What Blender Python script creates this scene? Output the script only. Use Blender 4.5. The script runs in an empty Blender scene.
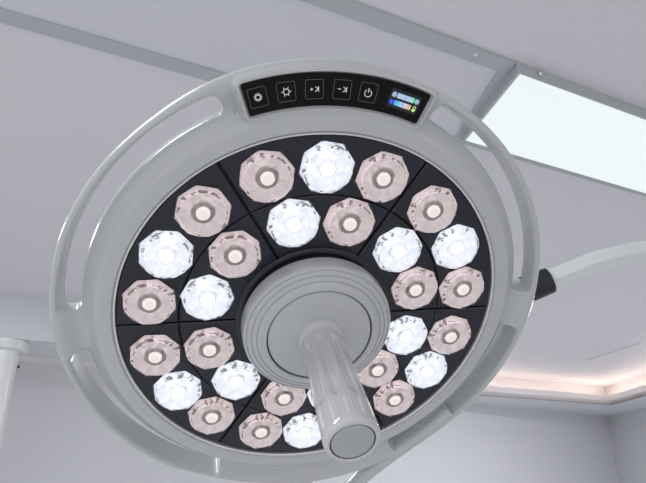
import bpy, bmesh, math, random
from math import sin, cos, pi, radians, degrees, atan2, hypot, sqrt
from mathutils import Vector, Matrix
from mathutils.geometry import delaunay_2d_cdt

SC = bpy.context.scene
COL = SC.collection
S = 0.25                                     # lamp unit (radius of the dark light face) in metres

# ------------------------------------------------------------------ materials
def mat(name, color, rough=0.5, metal=0.0, coat=0.0, spec=0.5, var=0.04, scale=30.0, bump=0.0):
    m = bpy.data.materials.new(name); m.use_nodes = True
    nt = m.node_tree; b = nt.nodes['Principled BSDF']
    b.inputs['Roughness'].default_value = rough
    b.inputs['Metallic'].default_value = metal
    b.inputs['Coat Weight'].default_value = coat
    b.inputs['Coat Roughness'].default_value = 0.06
    b.inputs['Specular IOR Level'].default_value = spec
    tc = nt.nodes.new('ShaderNodeTexCoord')
    no = nt.nodes.new('ShaderNodeTexNoise'); no.inputs['Scale'].default_value = scale
    no.inputs['Detail'].default_value = 3
    nt.links.new(tc.outputs['Object'], no.inputs['Vector'])
    rp = nt.nodes.new('ShaderNodeValToRGB')
    lo = [c * (1 - var) for c in color]; hi = [min(1, c * (1 + var)) for c in color]
    rp.color_ramp.elements[0].color = (*lo, 1); rp.color_ramp.elements[1].color = (*hi, 1)
    nt.links.new(no.outputs['Fac'], rp.inputs['Fac'])
    nt.links.new(rp.outputs['Color'], b.inputs['Base Color'])
    if bump:
        bp = nt.nodes.new('ShaderNodeBump'); bp.inputs['Strength'].default_value = bump
        bp.inputs['Distance'].default_value = 0.002
        nt.links.new(no.outputs['Fac'], bp.inputs['Height'])
        nt.links.new(bp.outputs['Normal'], b.inputs['Normal'])
    return m

def emit(name, color, strength, base=None, rough=0.4):
    m = bpy.data.materials.new(name); m.use_nodes = True
    b = m.node_tree.nodes['Principled BSDF']
    b.inputs['Base Color'].default_value = (*(base or color), 1)
    b.inputs['Roughness'].default_value = rough
    b.inputs['Emission Color'].default_value = (*color, 1)
    b.inputs['Emission Strength'].default_value = strength
    return m

def glass(name, color, ior=1.46, rough=0.0):
    m = bpy.data.materials.new(name); m.use_nodes = True
    b = m.node_tree.nodes['Principled BSDF']
    b.inputs['Base Color'].default_value = (*color, 1)
    b.inputs['Roughness'].default_value = rough
    b.inputs['IOR'].default_value = ior
    b.inputs['Transmission Weight'].default_value = 1.0
    return m

M = {}
M['shell'] = mat('satin_grey_lacquer', (0.525, 0.54, 0.54), 0.24, coat=0.55, var=0.015, scale=8)
M['trim'] = mat('bright_trim', (0.80, 0.80, 0.80), 0.18, metal=0.6, var=0.01)
M['hub'] = mat('grey_plastic', (0.52, 0.535, 0.54), 0.30, coat=0.3, var=0.015, scale=8)
M['grip'] = mat('glossy_grey_plastic', (0.60, 0.61, 0.615), 0.12, coat=0.8, var=0.015, scale=8)
M['cap'] = mat('polished_grey_cap', (0.42, 0.435, 0.45), 0.08, coat=0.8, var=0.01)
M['dark'] = mat('near_black_navy_plastic', (0.010, 0.012, 0.021), 0.28, coat=0.15, var=0.1, scale=12)
M['seam'] = mat('black_seam', (0.004, 0.004, 0.006), 0.5)
M['metal'] = mat('nickel', (0.45, 0.42, 0.40), 0.22, metal=1.0)
M['sleeve'] = mat('black_rubber_sleeve', (0.012, 0.013, 0.016), 0.42, var=0.1)
M['arm'] = mat('pale_grey_arm_paint', (0.72, 0.75, 0.76), 0.30, coat=0.4, var=0.015)
M['panelblack'] = mat('black_glass_panel', (0.004, 0.003, 0.003), 0.25, spec=0.2, var=0.02)
M['glass_cool'] = glass('clear_crystal', (0.97, 0.98, 1.0))
M['glass_warm'] = glass('faintly_rosy_crystal', (1.0, 0.955, 0.955))
M['led_cool'] = emit('cool_white_led', (0.93, 0.96, 1.0), 1.6)
M['led_warm'] = emit('soft_warm_led', (1.0, 0.93, 0.90), 0.85, base=(0.7, 0.68, 0.67))
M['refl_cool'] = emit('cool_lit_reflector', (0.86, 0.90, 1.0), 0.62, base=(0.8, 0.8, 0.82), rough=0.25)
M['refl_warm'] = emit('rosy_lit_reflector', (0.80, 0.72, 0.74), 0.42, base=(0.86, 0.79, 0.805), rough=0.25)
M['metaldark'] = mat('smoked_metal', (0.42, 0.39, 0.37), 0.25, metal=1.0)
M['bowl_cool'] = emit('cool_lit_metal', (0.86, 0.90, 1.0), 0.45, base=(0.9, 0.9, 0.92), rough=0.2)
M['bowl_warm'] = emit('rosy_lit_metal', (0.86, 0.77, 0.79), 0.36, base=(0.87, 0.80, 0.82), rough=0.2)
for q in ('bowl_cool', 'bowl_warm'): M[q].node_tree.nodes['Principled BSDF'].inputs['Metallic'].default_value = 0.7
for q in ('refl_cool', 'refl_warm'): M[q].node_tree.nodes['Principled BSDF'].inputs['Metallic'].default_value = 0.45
M['icon'] = emit('icon_white', (0.80, 0.82, 0.95), 0.55, base=(0.2, 0.2, 0.2))
M['outline'] = emit('icon_outline', (0.5, 0.5, 0.55), 0.07, base=(0.05, 0.05, 0.05))
M['scr'] = emit('screen_dark', (0.05, 0.05, 0.12), 0.06, base=(0.01, 0.01, 0.015))
M['scr_blue'] = emit('screen_pale_blue', (0.50, 0.68, 0.95), 0.8, base=(0.05, 0.05, 0.05))
M['scr_green'] = emit('screen_green', (0.10, 0.72, 0.28), 0.75)
M['scr_navy'] = emit('screen_deep_blue', (0.05, 0.08, 0.75), 0.7)
M['scr_lime'] = emit('screen_lime', (0.45, 0.62, 0.22), 0.7)

def gradient_screen():
    m = bpy.data.materials.new('screen_cyan_to_sand'); m.use_nodes = True
    nt = m.node_tree; b = nt.nodes['Principled BSDF']
    b.inputs['Base Color'].default_value = (0.02, 0.02, 0.02, 1)
    at = nt.nodes.new('ShaderNodeAttribute'); at.attribute_name = 'along'
    rp = nt.nodes.new('ShaderNodeValToRGB')
    e = rp.color_ramp.elements
    e[0].color = (0.08, 0.50, 0.85, 1); e[0].position = 0.15
    e[1].color = (0.72, 0.50, 0.28, 1); e[1].position = 0.9
    k = e.new(0.58); k.color = (0.70, 0.74, 0.80, 1)
    nt.links.new(at.outputs['Fac'], rp.inputs['Fac'])
    nt.links.new(rp.outputs['Color'], b.inputs['Emission Color'])
    b.inputs['Emission Strength'].default_value = 0.90
    return m
M['scr_grad'] = gradient_screen()

M['ceiling'] = mat('matt_ceiling_paint', (0.78, 0.77, 0.805), 0.75, var=0.015, scale=1.5)
M['wall'] = mat('matt_wall_paint', (0.72, 0.72, 0.75), 0.7, var=0.015, scale=1.2)
M['soffit'] = mat('soffit_paint', (0.72, 0.73, 0.75), 0.7, var=0.015, scale=1.5)
M['cornice'] = mat('cornice_paint', (0.86, 0.82, 0.82), 0.6, var=0.01, scale=3)
M['floor'] = mat('pale_vinyl_floor', (0.66, 0.66, 0.67), 0.4, var=0.04, scale=4)
M['frame'] = mat('grey_aluminium_frame', (0.50, 0.52, 0.54), 0.45, var=0.02, scale=6)
M['framedark'] = mat('darker_grey_side', (0.36, 0.375, 0.40), 0.5, var=0.02, scale=6)
M['tile'] = mat('unlit_acrylic_panel', (0.74, 0.74, 0.78), 0.5, var=0.015, scale=2)
M['diffuser'] = emit('lit_diffuser', (0.855, 0.945, 0.96), 0.90, base=(0.1, 0.1, 0.1))
M['strip'] = emit('warm_led_strip', (1.0, 0.86, 0.76), 8.5)
M['column'] = mat('white_column_paint', (0.78, 0.79, 0.79), 0.28, coat=0.4, var=0.01)
M['screw'] = mat('bright_screw', (0.75, 0.76, 0.78), 0.3, metal=0.3)
M['darkdot'] = mat('dark_fitting', (0.03, 0.03, 0.035), 0.5)
M['groove'] = mat('hairline_groove', (0.52, 0.52, 0.55), 0.8)

# ------------------------------------------------------------------ mesh helpers
def obj(name, bm, m, parent=None, smooth=None, recalc=True):
    me = bpy.data.meshes.new(name)
    if recalc: bmesh.ops.recalc_face_normals(bm, faces=bm.faces[:])
    bm.to_mesh(me); bm.free()
    for x in (m if isinstance(m, (list, tuple)) else [m]): me.materials.append(x)
    if smooth is not None:
        for p in me.polygons: p.use_smooth = True
        me.set_sharp_from_angle(angle=radians(smooth))
    o = bpy.data.objects.new(name, me); COL.objects.link(o)
    if parent: o.parent = parent
    return o

def empty(name, mtx, label, cat, group=None):
    o = bpy.data.objects.new(name, None); COL.objects.link(o)
    o.matrix_world = mtx; o.empty_display_size = 0.1
    o['label'] = label; o['category'] = cat
    if group: o['group'] = group
    return o

def tag(o, label, cat, group=None):
    o['label'] = label; o['category'] = cat
    if group: o['group'] = group
    return o

def structure(name, bm, m, smooth=None):
    o = obj(name, bm, m, None, smooth); o['kind'] = 'structure'; return o

def lathe(bm, prof, n=96, mtx=None, mi=0, shift=None):
    rings = []
    for r, h in prof:
        if r < 1e-6:
            rings.append([bm.verts.new((0, 0, h))])
        else:
            rings.append([bm.verts.new((r * sin(2 * pi * k / n), r * cos(2 * pi * k / n), h)) for k in range(n)])
    fs = []
    for A, B in zip(rings, rings[1:]):
        for k in range(n):
            a, b = A[k % len(A)], A[(k + 1) % len(A)]
            c, d = B[(k + 1) % len(B)], B[k % len(B)]
            vs = []
            for v in (a, b, c, d):
                if v not in vs: vs.append(v)
            if len(vs) > 2: fs.append(bm.faces.new(vs))
    for f in fs: f.material_index = mi
    if mtx:
        bmesh.ops.transform(bm, matrix=mtx, verts=[v for R in rings for v in R])
    return fs

def scaled(prof, k=S): return [(r * k, h * k) for r, h in prof]

def prism(bm, poly, z0, z1, mi=0):
    lo = [bm.verts.new((x, y, z0)) for x, y in poly]; hi = [bm.verts.new((x, y, z1)) for x, y in poly]
    n = len(poly); fs = [bm.faces.new(lo), bm.faces.new(hi[::-1])]
    for k in range(n): fs.append(bm.faces.new((lo[k], lo[(k + 1) % n], hi[(k + 1) % n], hi[k])))
    for f in fs: f.material_index = mi
    return fs

def tube(bm, pts, rads, n=16, prof=None, up=Vector((0, 0, 1)), caps=True):
    """sweep a closed profile (unit polygon) along a path of Vectors"""
    prof = prof or [(cos(2 * pi * k / n), sin(2 * pi * k / n)) for k in range(n)]
    rings = []
    for i, P in enumerate(pts):
        t = (pts[min(i + 1, len(pts) - 1)] - pts[max(i - 1, 0)]).normalized()
        u = t.cross(up).normalized(); w = u.cross(t).normalized()
        r = rads[i] if isinstance(rads, (list, tuple)) else rads
        rings.append([bm.verts.new(P + (u * a + w * b) * r) for a, b in prof])
    m = len(prof)
    for A, B in zip(rings, rings[1:]):
        for k in range(m): bm.faces.new((A[k], A[(k + 1) % m], B[(k + 1) % m], B[k]))
    if caps: bm.faces.new(rings[0]); bm.faces.new(rings[-1][::-1])

def spline(P, sub=10):
    out = []
    for i in range(len(P) - 1):
        p0, p1, p2, p3 = P[max(i - 1, 0)], P[i], P[i + 1], P[min(i + 2, len(P) - 1)]
        for k in range(sub):
            t = k / sub
            out.append(0.5 * ((2 * p1) + (p2 - p0) * t + (2 * p0 - 5 * p1 + 4 * p2 - p3) * t * t + (3 * p1 - p0 - 3 * p2 + p3) * t ** 3))
    out.append(P[-1]); return out

def lerp_tab(tab, x):
    if x <= tab[0][0]: return tab[0][1]
    for (x0, y0), (x1, y1) in zip(tab, tab[1:]):
        if x <= x1: return y0 + (y1 - y0) * (x - x0) / (x1 - x0)
    return tab[-1][1]

def sstep(a, b, x):
    t = max(0.0, min(1.0, (x - a) / (b - a))); return t * t * (3 - 2 * t)

# ------------------------------------------------------------------ camera
PITCH = radians(22.5)
cd = bpy.data.cameras.new('camera'); cam = bpy.data.objects.new('camera', cd); COL.objects.link(cam)
cd.sensor_width = 36; cd.lens = 36 * 600 / 646
cam.location = (0, 0, 1.5); cam.rotation_euler = (pi / 2 + PITCH, 0, 0)
cd.clip_start = 0.02
SC.camera = cam

# ------------------------------------------------------------------ the lamp's frame in the room
# columns of LR: the head's own right / down / back directions in (right, down, forward) of the view
LR = [[0.97910, -0.05666, -0.19534], [-0.04221, 0.88291, -0.46765], [0.19896, 0.46612, 0.86206]]
LT = [-0.04963, 0.39608, 3.18575]
def view_to_room(v):
    X, Y, Z = v
    return Vector((X, Z * cos(PITCH) + Y * sin(PITCH), Z * sin(PITCH) - Y * cos(PITCH)))
colx = view_to_room([LR[k][0] for k in range(3)])
coly = -view_to_room([LR[k][1] for k in range(3)])
colz = -view_to_room([LR[k][2] for k in range(3)])
org = Vector((0, 0, 1.5)) + view_to_room([S * t for t in LT])
HEAD = Matrix(((colx.x, coly.x, colz.x, org.x), (colx.y, coly.y, colz.y, org.y), (colx.z, coly.z, colz.z, org.z), (0, 0, 0, 1)))
def P(r, a, h=0.0):                           # polar point on the lamp (a in degrees, clockwise from its top)
    return Vector((S * r * sin(radians(a)), S * r * cos(radians(a)), S * h))

lamp = empty('surgical_light', HEAD, 'large round grey surgical light with crystal lenses and a handle on a curved arm', 'surgical light')

# ------------------------------------------------------------------ housing: one height-field plate with four long grip openings
RM = 1.205
class RBox:                                   # rounded box in (arc length at RM, radius)
    def __init__(s, a0, a1, r0, r1, rc):
        s.ac = (a0 + a1) / 2; s.hl = radians(a1 - a0) / 2 * RM; s.rm = (r0 + r1) / 2; s.hr = (r1 - r0) / 2; s.rc = rc
    def d(s, r, a):
        da = (a - s.ac + 180) % 360 - 180
        qx = abs(radians(da) * RM) - (s.hl - s.rc); qy = abs(r - s.rm) - (s.hr - s.rc)
        return hypot(max(qx, 0), max(qy, 0)) + min(max(qx, qy), 0) - s.rc
    def loop(s, off=0.0, step=0.03):
        hl, hr, rc = s.hl + off, s.hr + off, max(s.rc + off, 0.002)
        pts = []
        def line(p, q):
            n = max(1, int(hypot(q[0] - p[0], q[1] - p[1]) / step))
            for k in range(n): pts.append((p[0] + (q[0] - p[0]) * k / n, p[1] + (q[1] - p[1]) * k / n))
        def arc(cx, cy, t0):
            for k in range(7):
                t = t0 + pi / 2 * k / 7; pts.append((cx + rc * cos(t), cy + rc * sin(t)))
        line((-hl + rc, -hr), (hl - rc, -hr)); arc(hl - rc, -hr + rc, -pi / 2)
        line((hl, -hr + rc), (hl, hr - rc)); arc(hl - rc, hr - rc, 0)
        line((hl - rc, hr), (-hl + rc, hr)); arc(-hl + rc, hr - rc, pi / 2)
        line((-hl, hr - rc), (-hl, -hr + rc)); arc(-hl + rc, -hr + rc, pi)
        return [(s.rm + y, s.ac + degrees(x / RM)) for x, y in pts]

SLOTS = [RBox(26, 88, 1.167, 1.263, 0.030), RBox(99.5, 152.5, 1.167, 1.263, 0.030),
         RBox(-155, -97.5, 1.167, 1.263, 0.030), RBox(-85.5, -22.3, 1.167, 1.268, 0.030)]
POCKET = RBox(-17.3, 22.5, 1.130, 1.276, 0.012)
H0 = [(0.985, -0.035), (1.000, -0.025), (1.008, -0.004), (1.0135, 0.010), (1.022, 0.017), (1.088, 0.012), (1.098, 0.006),
      (1.11, -0.008), (1.167, -0.060), (1.21, -0.040), (1.25, -0.018), (1.275, -0.012), (1.34, -0.012)]
BACK = -0.15
def back_h(a):
    a = a % 360; return BACK + 0.035 * (1 - sstep(88, 96, a)) + 0.03 * sstep(266, 274, a) - 0.045 * sstep(90, 98, a) * (1 - sstep(154, 165, a))
def r_out(a):
    a = (a + 180) % 360 - 180
    return 1.305 + 0.024 * sstep(-38, -15, a) * (1 - sstep(3, 22, a)) - 0.020 * sstep(-178, -170, a) * (1 - sstep(-152, -140, a))
def edge_drop(d, e):
    if d >= e: return 0.0
    t = e - max(d, 0.0); return e - sqrt(max(e * e - t * t, 0))
def height(r, a):
    h = lerp_tab(H0, r)
    dp = POCKET.d(r, a)
    w = 1 - sstep(0.018, 0.045, dp)           # raised dashboard round the control panel
    h = h + (0.016 - h) * w
    if dp < 0.0085: h -= 0.026 * (1 - sstep(0.0, 0.0085, dp))
    d = min(s.d(r, a) for s in SLOTS)
    h -= edge_drop(d, 0.016) * 0.9
    h -= edge_drop(r_out(a) - r, 0.028) * 1.0
    return h

def build_housing():
    pts, edges = [], []
    def add_loop(loop, closed=True):
        i0 = len(pts)
        for r, a in loop: pts.append(Vector((r * sin(radians(a)), r * cos(radians(a)))))
        n = len(loop)
        for k in range(n if closed else n - 1): edges.append((i0 + k, i0 + (k + 1) % n))
    NA = 300
    angs = [360 * k / NA for k in range(NA)]
    add_loop([(0.985, a) for a in angs])
    for dr in (0.0, 0.0015, 0.005, 0.010, 0.018, 0.028):
        add_loop([(r_out(a) - dr, a) for a in angs])
    for s in SLOTS:
        for off in (0.0, 0.0015, 0.005, 0.010, 0.016):
            add_loop(s.loop(off, 0.02))
    for off in (-0.002, 0.0, 0.0085, 0.018, 0.03, 0.045): add_loop(POCKET.loop(off, 0.02))
    for r in (0.990, 1.000, 1.008, 1.0135, 1.022, 1.04, 1.065, 1.085, 1.097, 1.11, 1.128, 1.15, 1.19, 1.21, 1.23, 1.258, 1.266):
        for a in angs:
            if min(s.d(r, a) for s in SLOTS) < 0.021 or r_out(a) - r < 0.033: continue
            if -0.008 < POCKET.d(r, a) < 0.05: continue
            pts.append(Vector((r * sin(radians(a)), r * cos(radians(a)))))
    vs, es, fs, *_ = delaunay_2d_cdt(pts, edges, [], 0, 1e-5)
    bm = bmesh.new()
    pol = [(v.length, degrees(atan2(v.x, v.y))) for v in vs]
    front = [bm.verts.new((S * v.x, S * v.y, S * height(*q))) for v, q in zip(vs, pol)]
    back = {}
    def bs(i):
        r = pol[i][0]; return 1 - 0.030 * sstep(1.285, 1.305, r) - 0.012 * sstep(1.2, 1.25, r)
    def bk(i):
        if i not in back: back[i] = bm.verts.new((S * vs[i].x * bs(i), S * vs[i].y * bs(i), S * back_h(pol[i][1])))
        return back[i]
    cnt = {}
    keep = []
    for f in fs:
        c = (vs[f[0]] + vs[f[1]] + vs[f[2]]) / 3; r, a = c.length, degrees(atan2(c.x, c.y))
        if r < 0.9848 or r > r_out(a): continue
        if min(s.d(r, a) for s in SLOTS) < 0: continue
        keep.append(f)
        for k in range(3):
            e = (f[k], f[(k + 1) % 3]); key = tuple(sorted(e)); cnt.setdefault(key, []).append(e)
    for f in keep:
        bm.faces.new([front[i] for i in f]); bm.faces.new([bk(i) for i in reversed(f)])
    for key, l in cnt.items():
        if len(l) == 1:
            i, j = l[0]; bm.faces.new((front[j], front[i], bk(i), bk(j)))
    for v in [v for v in bm.verts if not v.link_faces]: bm.verts.remove(v)
    # the closed back of the head
    lathe(bm, scaled([(1.15, BACK + 0.01), (1.14, -0.20), (1.09, -0.235), (0.9, -0.27), (0.5, -0.30), (0.2, -0.31), (0, -0.31)]), 96)
    return bm
housing = obj('housing', build_housing(), M['shell'], lamp, smooth=38)

# lower bracket: a neck and a bar that leave the rim at its foot
bm = bmesh.new()
path = [P(1.255, 132, -0.075), P(1.268, 141, -0.065), P(1.28, 148, -0.06), P(1.31, 154, -0.06), P(1.37, 160.5, -0.06), P(1.46, 166, -0.06), P(1.60, 171, -0.06), P(1.78, 175, -0.06)]
tube(bm, spline(path, 8), 0.043 * S, prof=[(cos(2 * pi * k / 20), 1.35 * sin(2 * pi * k / 20)) for k in range(20)], up=Vector((0, 0, 1)))
obj('lower_bar', bm, M['shell'], lamp, smooth=50)
bm = bmesh.new()
outl = [(1.24, 168), (1.268, 172), (1.295, 175), (1.33, 177.3), (1.40, 178.5), (1.78, 179), (1.78, 184), (1.40, 184.6), (1.32, 185.5), (1.28, 188), (1.24, 191)]
prism(bm, [tuple(P(r, a)[:2]) for r, a in outl], S * -0.105, S * -0.030)
bmesh.ops.recalc_face_normals(bm, faces=bm.faces[:])
bmesh.ops.bevel(bm, geom=bm.edges[:], offset=S * 0.016, segments=3, affect='EDGES', clamp_overlap=True)
obj('lower_neck', bm, M['shell'], lamp, smooth=50)

# ------------------------------------------------------------------ dark light face
bm = bmesh.new()
lathe(bm, scaled([(1.0005, -0.03), (1.0005, 0.006), (1.0025, 0.0105), (1.007, 0.0125), (1.011, 0.0115), (1.013, 0.006), (1.013, -0.03)]), 180)
obj('trim_ring', bm, M['trim'], lamp, smooth=50)
bm = bmesh.new()
lathe(bm, scaled([(0, -0.045), (0.998, -0.045), (0.998, -0.022), (0.36, -0.022), (0, -0.022)]), 128)
obj('back_plate', bm, M['seam'], lamp, smooth=30)

PH = 1.03
def tile(a0, a1, r0, r1, gap=0.0045, e=0.006):
    bm = bmesh.new()
    def loop(off, h):
        L = []
        n = 24
        for rr, rev in ((r1 - off, False), (r0 + off, True)):
            aa = []
            for k in range(n + 1):
                g = degrees((gap + off) / rr)
                aa.append(a0 + g + (a1 - a0 - 2 * g) * k / n)
            if rev: aa.reverse()
            L += [bm.verts.new(P(rr, a, h)) for a in aa]
        return L
    A = loop(0, -0.021); B = loop(0, -e - 0.002); Cc = loop(e, -0.002)
    n = len(A)
    for X, Y in ((A, B), (B, Cc)):
        for k in range(n): bm.faces.new((X[k], X[(k + 1) % n], Y[(k + 1) % n], Y[k]))
    bm.faces.new(A[::-1])
    h = n // 2
    for k in range(h - 1): bm.faces.new((Cc[k], Cc[k + 1], Cc[n - 2 - k], Cc[n - 1 - k]))
    return bm
for s in range(6):
    c = PH + 60 * s
    obj('face_panel', tile(c - 30, c + 30, 0.40, 0.6965), M['dark'], lamp, smooth=30)
    obj('face_panel', tile(c - 30, c + 30, 0.6985, 1.000, gap=0.0045), M['dark'], lamp, smooth=30)

# ------------------------------------------------------------------ crystal lenses
def lens_mesh():
    bm = bmesh.new()
    rows = [(0.134, 0.000, 0), (0.143, 0.014, 0), (0.1295, 0.038, 22.5), (0.120, 0.058, 0), (0.112, 0.064, 0), (0.055, 0.072, 0)]
    R = [[bm.verts.new((S * r * sin(radians(45 * k + o)), S * r * cos(radians(45 * k + o)), S * h)) for k in range(8)] for r, h, o in rows]
    offs = [o for _, _, o in rows]
    for i in range(len(R) - 1):
        A, B = R[i], R[i + 1]
        for k in range(8):
            k1 = (k + 1) % 8
            if offs[i] == offs[i + 1]: bm.faces.new((A[k], A[k1], B[k1], B[k]))
            elif offs[i + 1] > offs[i]:
                bm.faces.new((A[k], A[k1], B[k])); bm.faces.new((A[k1], B[k1], B[k]))
            else:
                bm.faces.new((A[k], B[k1], B[k])); bm.faces.new((A[k], A[k1], B[k1]))
    t = bm.verts.new((0, 0, S * 0.074)); b = bm.verts.new((0, 0, 0))
    for k in range(8):
        bm.faces.new((R[-1][k], R[-1][(k + 1) % 8], t)); bm.faces.new((R[0][(k + 1) % 8], R[0][k], b))
    return bm
rng = random.Random(5)
def reflector_mesh():
    # a lobed bowl in a bright base dish
    bm = bmesh.new(); n = 60
    def ring(r, h, lob):
        out = []
        for k in range(n):
            t = 2 * pi * k / n; q = 0.5 + 0.5 * cos(5 * t)
            out.append(bm.verts.new((S * r * sin(t), S * r * cos(t), S * (h + lob * (1 - q) ** 2))))
        return out
    prof = [(0.040, 0.006, 0), (0.050, 0.008, 0.0), (0.062, 0.013, 0.010), (0.075, 0.020, 0.016), (0.088, 0.030, 0.014), (0.100, 0.041, 0.007), (0.108, 0.050, 0.0)]
    ins = [ring(*p) for p in prof]
    outs = [ring(r + 0.002, h - 0.0025, 0) for r, h, l in prof]
    for A, B, mi in [(a, b, 0) for a, b in zip(ins, ins[1:])] + [(ins[-1], outs[-1], 1)] + [(a, b, 1) for a, b in zip(outs[::-1], outs[-2::-1])] + [(outs[0], ins[0], 1)]:
        for k in range(n):
            f = bm.faces.new((A[k], A[(k + 1) % n], B[(k + 1) % n], B[k])); f.material_index = mi
    # base dish: random bright and dark metal facets paint in the crystal's sparkle
    q = 40
    def oc(k):
        t = (2 * pi * k / q) % (pi / 4) - pi / 8; return cos(pi / 8) / cos(t)
    rows = []
    for rr, w in ((0.134, 1.0), (0.121, 0.8), (0.108, 0.5), (0.060, 0.0)):
        rows.append([bm.verts.new((S * rr * (1 + w * (oc(k) - 1)) * sin(2 * pi * k / q), S * rr * (1 + w * (oc(k) - 1)) * cos(2 * pi * k / q),
                                   S * (0.0025 + 0.003 * ((k * 5 + int(rr * 1000)) % 3) / 2 * (w > 0)))) for k in range(q)])
    for i, (A, B) in enumerate(zip(rows, rows[1:])):
        for k in range(q):
            f = bm.faces.new((A[k], A[(k + 1) % q], B[(k + 1) % q], B[k]))
            z = rng.random()
            f.material_index = 2 if z < (0.10, 0.24, 0.30)[i] else (1 if z < 0.6 else 0)
    return bm
def ring_mesh():
    bm = bmesh.new()
    lathe(bm, scaled([(0.038, 0.006), (0.056, 0.007), (0.057, 0.011), (0.051, 0.014), (0.045, 0.021), (0.042, 0.0225), (0.040, 0.0225), (0.036, 0.021), (0.036, 0.006), (0.038, 0.006)]), 40)
    return bm
def core_mesh():
    bm = bmesh.new()
    lathe(bm, scaled([(0.0, 0.004), (0.0345, 0.004), (0.0345, 0.024), (0.032, 0.028), (0.027, 0.030), (0.026, 0.037), (0.021, 0.041), (0.011, 0.0435), (0, 0.0445)]), 28)
    return bm
protos = {}
for kind in ('cool', 'warm'):
    ln = obj('lens', lens_mesh(), M['glass_' + kind], lamp)
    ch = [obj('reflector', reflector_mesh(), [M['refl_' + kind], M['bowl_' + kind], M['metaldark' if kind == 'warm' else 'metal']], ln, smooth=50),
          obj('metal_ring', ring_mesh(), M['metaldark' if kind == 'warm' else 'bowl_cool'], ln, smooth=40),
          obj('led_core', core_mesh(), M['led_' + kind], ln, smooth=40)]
    ln['label'] = 'brightly lit cool white lens' if kind == 'cool' else 'dimmer rosy tinted lens'
    protos[kind] = [ln, ch, False]
def place_lens(kind, r, a, rot):
    ln, ch, used = protos[kind]
    if not used:
        o = ln; protos[kind][2] = True
    else:
        o = ln.copy(); COL.objects.link(o); o.parent = lamp
        for c in ch:
            d = c.copy(); COL.objects.link(d); d.parent = o
    x, y = r * sin(radians(a)), r * cos(radians(a))          # the lens seats are not quite on true circles
    x, y = (x - 0.0054 - 0.0015 * x + 0.0037 * y - 0.0077 * x * x + 0.0439 * x * y + 0.0082 * y * y,
            y + 0.0120 + 0.0028 * x - 0.0081 * y - 0.0422 * x * x - 0.0159 * x * y + 0.0059 * y * y)
    o.location = (S * x, S * y, -0.002 * S); o.scale = (0.94, 0.94, 0.88); o.rotation_euler = (0, 0, radians(-a + rot))
for s in range(6):
    c = PH + 60 * s
    for j, kind in ((-1, 'warm'), (0, 'cool'), (1, 'warm')):
        place_lens(kind, 0.833, c + j * 18.76, (7 * s + 13 * (j + 1)) % 45)
    for j, kind in ((-1, 'cool'), (1, 'warm')):
        place_lens(kind, 0.565, c + j * 13.89, (11 * s + 9 * (j + 1)) % 45)

# ------------------------------------------------------------------ hub
bm = bmesh.new()
lathe(bm, scaled([(0.412, -0.015), (0.412, 0.002), (0.402, 0.008), (0.375, 0.010), (0.368, 0.060), (0.0, 0.060)]), 128)
obj('hub_seat', bm, M['dark'], lamp, smooth=30)
bm = bmesh.new()
lathe(bm, scaled([(0.0, 0.050), (0.386, 0.050), (0.3885, 0.054), (0.386, 0.123), (0.383, 0.133), (0.378, 0.140), (0.371, 0.1445), (0.3695, 0.1405), (0.366, 0.1415), (0.3645, 0.1470), (0.346, 0.154), (0.3445, 0.150), (0.341, 0.151), (0.3395, 0.1565),
                  (0.321, 0.164), (0.3195, 0.160), (0.316, 0.161), (0.3145, 0.167), (0.298, 0.175), (0.291, 0.1805), (0.276, 0.184), (0.2715, 0.181), (0.2715, 0.156), (0, 0.156)]), 160)
obj('hub', bm, M['hub'], lamp, smooth=24)
bm = bmesh.new()
lathe(bm, scaled([(0.0, 0.158), (0.2645, 0.158), (0.2665, 0.168), (0.263, 0.176), (0.257, 0.179), (0.20, 0.187), (0.14, 0.194), (0.0, 0.199)]), 128)
obj('hub_plate', bm, M['hub'], lamp, smooth=30)
bm = bmesh.new()
lathe(bm, scaled([(0.2650, 0.154), (0.2725, 0.154), (0.2725, 0.171), (0.2650, 0.171), (0.2650, 0.154)]), 128)
obj('hub_groove', bm, M['seam'], lamp, smooth=30)

# ------------------------------------------------------------------ sterile handle
def grip_mesh():
    bm = bmesh.new()
    prof = [(0.115, 0.16), (0.114, 0.212), (0.111, 0.221), (0.107, 0.229), (0.1045, 0.238), (0.1035, 0.252), (0.1035, 0.262)]
    k = 0.23
    for i in range(44):
        h = 0.272 + i * 0.0125; prof.append((0.1035 + 0.0165 * sstep(0.22, 0.80, h), h))
    prof += [(0.1205, 0.822), (0.1215, 0.842), (0.121, 0.858), (0.1185, 0.872), (0.113, 0.882), (0.105, 0.887), (0.0975, 0.887), (0.0955, 0.883), (0.0955, 0.867), (0, 0.867)]
    n = 160; NF = 9
    rings = []
    for r, h in prof:
        if r == 0: rings.append([bm.verts.new((0, 0, S * h))]); continue
        ring = []
        for q in range(n):
            t = 2 * pi * q / n
            ph = (t * NF / (2 * pi)) % 1.0 - 0.5                 # across one flute, -0.5..0.5
            x = abs(ph) / 0.34
            # the scoop is a long rounded-end groove
            y = max(0.0, abs(h - 0.505) - 0.15) / 0.07
            d = hypot(x, y)
            dep = 0.019 * (1 - d * d) if d < 1 else 0.0
            rr = r - max(dep, 0.0)
            ring.append(bm.verts.new((S * rr * sin(t), S * rr * cos(t), S * h)))
        rings.append(ring)
    for A, B in zip(rings, rings[1:]):
        for q in range(n):
            vs = []
            for v in (A[q % len(A)], A[(q + 1) % len(A)], B[(q + 1) % len(B)], B[q % len(B)]):
                if v not in vs: vs.append(v)
            bm.faces.new(vs)
    bm.faces.new(rings[0])
    return bm
grip = obj('handle', grip_mesh(), M['grip'], lamp, smooth=60)
grip.location = (-0.002 * S, 0, 0)
bm = bmesh.new()
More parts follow.
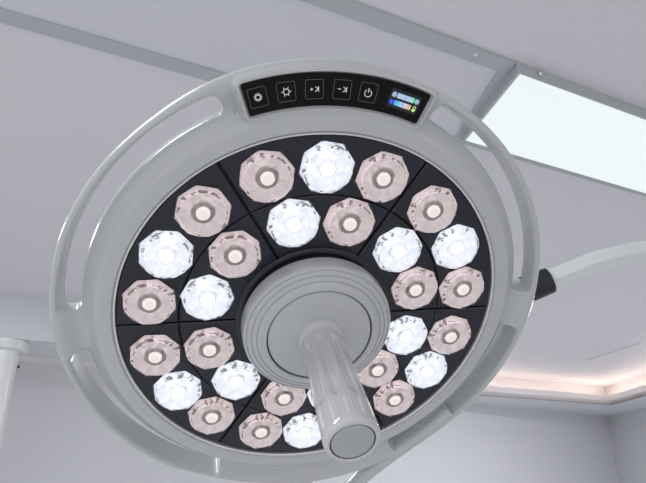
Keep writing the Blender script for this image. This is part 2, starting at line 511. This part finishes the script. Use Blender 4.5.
lathe(bm, scaled([(0, 0.868), (0.0925, 0.868), (0.0925, 0.880), (0.0895, 0.884), (0.06, 0.8868), (0, 0.8885)]), 64)
obj('end_cap', bm, M['cap'], grip, smooth=40)
bm = bmesh.new()
lathe(bm, scaled([(0.0920, 0.8675), (0.0956, 0.8675), (0.0956, 0.8825), (0.0920, 0.8825), (0.0920, 0.8675)]), 64)
obj('cap_gap', bm, M['seam'], grip, smooth=40)

# ------------------------------------------------------------------ control panel
ZP = -0.003
bm = bmesh.new()
def strip_mesh(box, z0, z1):
    L = box.loop(-0.001, 0.02)
    lo = [bm.verts.new(P(r, a, z0)) for r, a in L]; hi = [bm.verts.new(P(r, a, z1)) for r, a in L]
    n = len(L)
    for k in range(n): bm.faces.new((lo[k], lo[(k + 1) % n], hi[(k + 1) % n], hi[k]))
    bm.faces.new(hi); bm.faces.new(lo[::-1])
strip_mesh(POCKET, -0.012, ZP)
panel = obj('control_panel', bm, M['panelblack'], lamp, smooth=30)
panel['label'] = 'curved black touch panel with five icon keys and a small screen'

class Ink:                                    # thin raised marks in a local (u, v) frame on the panel
    def __init__(s, a, r=1.2035, k=0.92): s.a, s.r, s.k, s.bm = a, r, k, bmesh.new()
    def pt(s, u, v, h):
        c = P(s.r, s.a, h); t = radians(s.a)
        return c + Vector((cos(t), -sin(t), 0)) * (S * u * s.k) + Vector((sin(t), cos(t), 0)) * (S * v * s.k)
    def poly(s, pts, mi=0, h=0.0012, along=None):
        lo = [s.bm.verts.new(s.pt(u, v, ZP)) for u, v in pts]; hi = [s.bm.verts.new(s.pt(u, v, ZP + h)) for u, v in pts]
        n = len(pts); fs = [s.bm.faces.new(hi), s.bm.faces.new(lo[::-1])]
        for k in range(n): fs.append(s.bm.faces.new((lo[k], lo[(k + 1) % n], hi[(k + 1) % n], hi[k])))
        for f in fs: f.material_index = mi
    def stroke(s, p, q, w, mi=0, h=0.0012):
        dx, dy = q[0] - p[0], q[1] - p[1]; L = hypot(dx, dy) or 1; nx, ny = -dy / L * w / 2, dx / L * w / 2
        s.poly([(p[0] + nx, p[1] + ny), (p[0] - nx, p[1] - ny), (q[0] - nx, q[1] - ny), (q[0] + nx, q[1] + ny)], mi, h)
    def arc(s, c, r, t0, t1, w, mi=0, n=20, h=0.0012):
        for k in range(n):
            a, b = radians(t0 + (t1 - t0) * k / n), radians(t0 + (t1 - t0) * (k + 1) / n)
            s.poly([(c[0] + (r + w / 2) * sin(a), c[1] + (r + w / 2) * cos(a)), (c[0] + (r + w / 2) * sin(b), c[1] + (r + w / 2) * cos(b)),
                    (c[0] + (r - w / 2) * sin(b), c[1] + (r - w / 2) * cos(b)), (c[0] + (r - w / 2) * sin(a), c[1] + (r - w / 2) * cos(a))], mi, h)
    def rect(s, x0, y0, x1, y1, mi=0, h=0.0012): s.poly([(x0, y0), (x1, y0), (x1, y1), (x0, y1)], mi, h)
    def key_outline(s, hw=0.043, hh=0.046, rc=0.009, w=0.0024, mi=1):
        for x in (-hw, hw): s.stroke((x, -hh + rc), (x, hh - rc), w, mi)
        for y in (-hh, hh): s.stroke((-hw + rc, y), (hw - rc, y), w, mi)
        for cx, cy, t in ((hw - rc, hh - rc, 0), (hw - rc, -hh + rc, 90), (-hw + rc, -hh + rc, 180), (-hw + rc, hh - rc, 270)):
            s.arc((cx, cy), rc, t, t + 90, w, mi, 5)
W = 0.0034
def sun(k, c, r, rays, r0, r1, w, mi=0):
    k.arc(c, r, 0, 360, w, mi, 24)
    for j in range(rays):
        t = 2 * pi * j / rays + (pi / 6 if rays == 6 else 0)
        k.stroke((c[0] + r0 * sin(t), c[1] + r0 * cos(t)), (c[0] + r1 * sin(t), c[1] + r1 * cos(t)), w, mi)
def mirrored_k(k, x, w=W):
    hh = 0.0125
    k.stroke((x + 0.008, -hh), (x + 0.008, hh), w * 1.15); k.stroke((x + 0.007, 0.0), (x - 0.008, hh), w); k.stroke((x + 0.006, 0.001), (x - 0.008, -hh), w)
keys = []
k = Ink(-14.55); k.key_outline(); sun(k, (0, 0), 0.0110, 12, 0.0130, 0.0200, W); keys.append(k)
k = Ink(-8.6); k.key_outline(); sun(k, (0, 0), 0.0135, 6, 0.0170, 0.0235, 0.0036); keys.append(k)
k = Ink(-2.7); k.key_outline(); k.stroke((-0.020, 0), (-0.006, 0), W); k.stroke((-0.013, -0.007), (-0.013, 0.007), W); mirrored_k(k, 0.012); keys.append(k)
k = Ink(3.25); k.key_outline(); k.stroke((-0.022, 0.002), (-0.006, 0.002), W); mirrored_k(k, 0.013); keys.append(k)
k = Ink(9.0); k.key_outline(); k.arc((0, -0.003), 0.0175, 35, 325, 0.0036); k.stroke((0, 0.0), (0, 0.022), 0.0042); keys.append(k)
for k in keys: obj('button', k.bm, [M['icon'], M['outline']], panel)

k = Ink(17.45, 1.2045, 0.95)
k.rect(-0.079, -0.045, 0.079, 0.045, 0, 0.0008)
k.rect(-0.044, 0.006, 0.045, 0.030, 1); k.rect(0.034, 0.0065, 0.0448, 0.0295, 2, 0.0018)
sun(k, (-0.060, 0.018), 0.0045, 8, 0.004, 0.0135, 0.0048, 1); sun(k, (0.061, 0.018), 0.0045, 8, 0.004, 0.0135, 0.0048, 1)
k.stroke((0.000, 0.013), (0.000, 0.023), 0.0022, 0, 0.0018)
for dx, dy in ((-0.006, 0.006), (0.005, 0.007), (-0.004, -0.005), (0.004, -0.007), (0.0, 0.0)):
    k.arc((-0.061 + dx, -0.019 + dy), 0.0026, 0, 360, 0.0052, 3, 8)
k.arc((0.062, -0.013), 0.0070, 0, 360, 0.0036, 4, 12); k.arc((0.059, -0.026), 0.0038, 0, 360, 0.0076, 4, 10); k.arc((0.066, -0.024), 0.002, 0, 360, 0.004, 4, 8)
k.rect(-0.047, -0.030, 0.043, -0.006, 5)
k.arc((0.000, -0.018), 0.0052, 0, 360, 0.0022, 3, 14, 0.0018); k.stroke((-0.0052, -0.016), (-0.002, -0.0095), 0.0022, 3, 0.0018)
bm = k.bm
scr = obj('display', bm, [M['scr'], M['scr_blue'], M['scr_green'], M['scr_navy'], M['scr_lime'], M['scr_grad']], panel)
att = scr.data.attributes.new('along', 'FLOAT', 'POINT')
c0 = k.pt(-0.047, 0, 0); c1 = k.pt(0.043, 0, 0); dv = c1 - c0
for v in scr.data.vertices: att.data[v.index].value = max(0, min(1, (v.co - c0).dot(dv) / dv.length_squared))

# ------------------------------------------------------------------ suspension arm (built in room space, parented to the lamp)
INV = HEAD.inverted()
def view_pt(px, py, depth):
    return Vector((0, 0, 1.5)) + view_to_room(((px - 323) / 600 * depth, (py - 241.5) / 600 * depth, depth))
ARM = [view_pt(514, 293, .925), view_pt(530, 288, .922), view_pt(547, 281.2, .92), view_pt(570, 272.0, .92), view_pt(594, 262.3, .925), view_pt(620, 255.5, .935),
       view_pt(646, 250.5, .95), view_pt(690, 245, .98), view_pt(740, 242, 1.03), view_pt(790, 240, 1.09)]
bm = bmesh.new()
hexp = []
for q in range(6):
    t = radians(60 * q + 42)
    for dt in (-4, 0, 4): hexp.append((cos(t + radians(dt)) * (1.0 if dt else 1.012), sin(t + radians(dt)) * (1.0 if dt else 1.012)))
path = spline(ARM[2:], 8)
tube(bm, path, 0.0168, prof=hexp, up=Vector((0, 0, 1)))
bmesh.ops.transform(bm, matrix=INV, verts=bm.verts[:])
arm = obj('support_arm', bm, M['arm'], lamp, smooth=16)
bm = bmesh.new()
d = (ARM[2] - ARM[1]).normalized()
c0, c1 = ARM[2] - d * 0.045, ARM[2] + d * 0.006
tube(bm, [c0, c0 + d * 0.03, c1 - d * 0.004, c1 - d * 0.001, c1], [0.0218, 0.0208, 0.0202, 0.0195, 0.0170], 40)
bmesh.ops.transform(bm, matrix=INV, verts=bm.verts[:])
obj('sleeve', bm, M['sleeve'], lamp, smooth=40)
bm = bmesh.new()
q0 = HEAD @ P(0.93, 92, -0.235); q1 = c0 + d * 0.010
tube(bm, spline([q0, q0.lerp(q1, 0.6) , q1], 6), 0.0175, 24)
bmesh.ops.transform(bm, matrix=INV, verts=bm.verts[:])
obj('pivot_bracket', bm, M['shell'], lamp, smooth=40)
e = ARM[-1]
bm = bmesh.new()
lathe(bm, [(0, -0.06), (0.036, -0.06), (0.040, -0.054), (0.040, 0.03), (0.030, 0.045), (0.030, 2.9 - e.z - 0.05), (0.09, 2.9 - e.z - 0.045), (0.11, 2.9 - e.z - 0.02), (0.11, 2.9 - e.z - 0.001), (0, 2.9 - e.z - 0.001)], 48, Matrix.Translation(e))
bmesh.ops.transform(bm, matrix=INV, verts=bm.verts[:])
obj('ceiling_spindle', bm, M['arm'], lamp, smooth=40)

# ------------------------------------------------------------------ the room
ZC, ZS = 2.90, 2.55
WL, WR = Vector((-4.35, 4.27)), Vector((4.435, 9.672))      # back wall, left and right end at soffit height
Wn = (WR - WL).normalized()
RF = Vector((5.25, 1.1)); RD = (RF - WR).normalized()       # right wall towards the viewer
Rend = WR + RD * 11.5
Lend = Vector((-4.6, -1.9))
def V2(x, y): return Vector((x, y))
def wall(name, a, b, th, z0, z1, m):
    d = (b - a).normalized(); n = Vector((-d.y, d.x)) * th
    bm = bmesh.new(); prism(bm, [a, b, b + n, a + n], z0, z1)
    return structure(name, bm, m)
wall('wall_back', WL - Wn * 0.1, WR + Wn * 0.1, 0.12, 0, 3.0, M['wall'])
wall('wall_right', WR, Rend, 0.12, 0, 3.0, M['wall'])
wall('wall_left', Lend, WL, 0.12, 0, 3.0, M['wall'])
bm = bmesh.new(); prism(bm, [Lend, Rend, WR, WL], -0.05, 0.0); structure('floor', bm, M['floor'])

# tray ceiling: raised middle, soffit along back wall and right wall, lit cove behind a low lip
cove = [V2(-2.536, 4.518), V2(-0.4, 6.05), V2(2.204, 8.013), V2(4.164, 9.009), V2(4.237, 7.939)]
lipa, lipb = V2(0.9, 6.86), V2(3.831, 8.205)                # lip edge over back wall
lipc = V2(3.76, 6.6)
rdir = V2(-0.047, -1.033).normalized()
covR = V2(4.164, 9.009) + V2(0.073, -1.07).normalized() * 9.5
lipR = lipb + V2(0.03, -1.0).normalized() * 8.6
bm = bmesh.new()
prism(bm, [V2(-4.6, -1.9), Rend, WR, WL], ZC, ZC + 0.08)
structure('ceiling', bm, M['ceiling'])

def slab(name, poly, z0, z1, m):
    bm = bmesh.new(); prism(bm, poly, z0, z1); return structure(name, bm, m)
# left run of the soffit drops straight from the ceiling
JL, JW = V2(-0.25, 5.52), V2(-0.85, 6.47)
BL = V2(-4.4, 3.43)
slab('ceiling_soffit_left', [BL, V2(-2.399, 4.388), V2(-2.058, 4.551), JL, V2(-1.0, 6.33), V2(-2.3, 5.53), WL], ZS, ZC + 0.02, M['soffit'])
# back and right run with the cove recess behind the lip
slab('ceiling_soffit_back', [JL, lipa, lipb, WR, V2(-1.0, 6.33)], ZS, ZS + 0.045, M['soffit'])
slab('ceiling_soffit_right', [lipb, lipR, Rend, WR], ZS, ZS + 0.044, M['soffit'])
def strip2(a, b, w, z0, z1, name, m):
    d = (b - a).normalized(); n = V2(-d.y, d.x) * w
    return slab(name, [a, b, b + n, a + n], z0, z1, m)
strip2(JL, lipa, 0.03, ZS, ZS + 0.115, 'trim_1', M['cornice'])
strip2(lipa, lipb, 0.03, ZS, ZS + 0.115, 'trim_2', M['cornice'])
strip2(lipb, lipR, 0.03, ZS, ZS + 0.115, 'trim_3', M['cornice'])
# back face of the recess
cb0 = V2(4.164, 9.009) - (V2(4.164, 9.009) - V2(2.204, 8.013)).normalized() * 5.0
slab('ceiling_cove_back', [cb0, V2(4.164, 9.009), WR - Wn * 0.02, V2(-1.0, 6.33)], ZS + 0.04, ZC + 0.01, M['cornice'])
slab('ceiling_cove_right', [V2(4.164, 9.009), covR, Rend, WR], ZS + 0.04, ZC + 0.01, M['cornice'])
# cornice strip under the soffit along the back wall
n = V2(Wn.y, -Wn.x)
bm = bmesh.new(); prism(bm, [WL, V2(0.6, 7.315), V2(0.6, 7.315) + n * 0.15, WL + n * 0.38], ZS - 0.012, ZS)
structure('trim_4', bm, M['cornice'])
# hairline seam of an access hatch in the ceiling
a, b = V2(3.077, 6.989), V2(3.267, 6.114)
d = (b - a).normalized(); nn = V2(-d.y, d.x) * 0.010
slab('trim_5', [a, b, b + nn, a + nn], ZC - 0.003, ZC + 0.01, M['groove'])

# LED strips on the shelf behind the lip
def led(a, b, off, e0, e1, label):
    d = (b - a).normalized(); n = V2(-d.y, d.x)
    a2, b2 = a + n * off + d * e0, b + n * off + d * e1
    bm = bmesh.new(); prism(bm, [a2, b2, b2 + n * 0.025, a2 + n * 0.025], ZS + 0.048, ZS + 0.063)
    return tag(obj('led_strip', bm, M['strip']), label, 'led strip', 'warm cove lights')
led(lipa, lipb, 0.30, 0.12, 0.28, 'warm glowing led strip hidden in the cove above the back wall')
led(lipb, lipR, 0.20, -0.62, -0.3, 'warm glowing led strip hidden in the cove above the right wall')

# ------------------------------------------------------------------ lit ceiling fixture
u = V2(0.8995, 0.437)                                       # run of the fixtures
nl, fl = V2(0.682, 1.714), V2(0.586, 2.150)                 # near-left and far-left corner at the ceiling
LEN = 1.9
light = empty('ceiling_light', Matrix.Translation((nl.x, nl.y, ZC)), 'large lit white rectangular ceiling panel in grey metal box frame', 'ceiling light')
def loc(poly, o): return [(p.x - o.x, p.y - o.y) for p in poly]
bl = [nl, nl + u * LEN, fl + u * LEN, fl]
bm = bmesh.new(); fs = prism(bm, loc(bl, nl), -0.0503, -0.0005)
bm.normal_update()
box = obj('light_box', bm, M['frame'], light)
cc = (bl[0] + bl[1] + bl[2] + bl[3]) / 4
dl = [p + (cc - p) * 0.012 for p in bl]
bm = bmesh.new(); prism(bm, loc(dl, nl), -0.0530, -0.0500); obj('diffuser', bm, M['diffuser'], light)
fr = V2(0.69, 2.366) - u * 0.085
fl2 = fl + (fr - fl) * 0.0
far = [fl, fl + u * LEN, fl + u * LEN + (fr - fl) * 0.36, fl + (fr - fl) * 0.36]
bm = bmesh.new(); prism(bm, loc(far, nl), -0.030, -0.0005); obj('far_rail', bm, M['frame'], light)
for s in (0.105, 1.15):
    q = nl + u * s - V2(-u.y, u.x) * 0.004
    bm = bmesh.new(); lathe(bm, [(0, 0), (0.010, 0), (0.009, 0.004), (0.005, 0.007), (0, 0.008)], 16)
    ax = Vector((u.y, -u.x, 0)); rot = Vector((0, 0, 1)).rotation_difference(ax).to_matrix().to_4x4()
    bmesh.ops.transform(bm, matrix=Matrix.Translation((q.x - nl.x, q.y - nl.y, -0.022)) @ rot, verts=bm.verts[:])
    obj('screw', bm, M['screw'], light, smooth=40)

# ------------------------------------------------------------------ unlit fixture beside it, flush with the ceiling
un = empty('ceiling_panel', Matrix.Translation((nl.x, nl.y, ZC)), 'unlit pale ceiling panel in grey frame, left of the lit panel', 'ceiling panel')
ULEN = 2.2
o_nr, o_fr = nl - u * 0.004, V2(0.582, 2.30)                # outer right edge of the frame
o_nl, o_fl = o_nr - u * ULEN, o_fr - u * ULEN
i_nr, i_fr = V2(0.628, 1.757), V2(0.560, 2.215)
i_nl, i_fl = i_nr - u * (ULEN - 0.09), i_fr - u * (ULEN - 0.09)
for nm, poly in (('near_rail', [o_nl, o_nr, i_nr, i_nl]), ('right_rail', [o_nr, o_fr, i_fr, i_nr]), ('far_rail', [o_fr, o_fl, i_fl, i_fr]), ('left_rail', [o_fl, o_nl, i_nl, i_fl])):
    bm = bmesh.new(); prism(bm, loc(poly, nl), -0.012, -0.0005); obj(nm, bm, M['frame'], un)
bm = bmesh.new(); prism(bm, loc([i_nl, i_nr, i_fr, i_fl], nl), -0.005, -0.0004); obj('panel', bm, M['tile'], un)

bm = bmesh.new(); lathe(bm, [(0, 0), (0.009, 0), (0.008, 0.005), (0, 0.007)], 16, Matrix.Translation((0.525 - nl.x, 1.662 - nl.y, -0.012)) @ Matrix.Rotation(pi, 4, 'X'))
obj('screw', bm, M['screw'], un, smooth=40)

# ------------------------------------------------------------------ white column with flange at left
cx, cy = -2.412, 4.535
col = empty('ceiling_column', Matrix.Translation((cx, cy, 0)), 'round white ceiling column with wide flange at left edge', 'column')
bm = bmesh.new()
lathe(bm, [(0, 0.0), (0.098, 0.0), (0.098, ZS - 0.03), (0, ZS - 0.03)], 64); obj('shaft', bm, M['column'], col, smooth=40)
bm = bmesh.new()
lathe(bm, [(0.0, ZS - 0.075), (0.142, ZS - 0.075), (0.150, ZS - 0.070), (0.152, ZS - 0.062), (0.152, ZS - 0.004), (0.146, ZS - 0.0005), (0, ZS - 0.0005)], 64)
obj('flange', bm, M['column'], col, smooth=40)
# small dark fitting on the back wall beside the column
bm = bmesh.new(); lathe(bm, [(0, 0), (0.013, 0), (0.013, 0.010), (0.008, 0.016), (0, 0.018)], 20)
fx = V2(-2.682, 5.296); 
rot = Vector((0, 0, 1)).rotation_difference(Vector((n.x, n.y, 0))).to_matrix().to_4x4()
bmesh.ops.transform(bm, matrix=rot, verts=bm.verts[:])
f = obj('wall_knob', bm, M['darkdot'], smooth=40); f.location = (fx.x, fx.y, 2.50)
tag(f, 'tiny round dark knob on the wall beside the white column', 'knob')

# ------------------------------------------------------------------ light
w = bpy.data.worlds.new('world'); SC.world = w; w.use_nodes = True
bg = w.node_tree.nodes['Background']; bg.inputs['Color'].default_value = (0.97, 0.97, 1.0, 1); bg.inputs['Strength'].default_value = 0.90
def area(name, locn, rot, sx, sy, energy, color=(1, 1, 1)):
    l = bpy.data.lights.new(name, 'AREA'); l.shape = 'RECTANGLE'; l.size = sx; l.size_y = sy; l.energy = energy; l.color = color
    o = bpy.data.objects.new(name, l); COL.objects.link(o); o.location = locn; o.rotation_euler = rot; return o
area('fill_light', (-1.6, 0.2, 2.86), (0, 0, radians(26)), 1.8, 0.5, 36, (0.95, 0.98, 1.0))  # three added fill lights, brightening and evening out ceiling and walls
area('fill_light', (2.6, 5.4, 2.86), (0, 0, radians(26)), 1.8, 0.5, 75, (0.95, 0.98, 1.0))
area('fill_light', (-2.2, 2.6, 2.86), (0, 0, radians(26)), 1.8, 0.5, 26, (0.95, 0.98, 1.0))

# ------------------------------------------------------------------ output look
vs = SC.view_settings
vs.view_transform = 'Standard'; vs.look = 'None'; vs.exposure = 0.0; vs.gamma = 1.0
vs.use_curve_mapping = False
SC.cycles.use_denoising = True
SC.cycles.max_bounces = 12; SC.cycles.transmission_bounces = 10; SC.cycles.diffuse_bounces = 5
SC.cycles.caustics_reflective = False; SC.cycles.caustics_refractive = False
SC.cycles.sample_clamp_indirect = 6
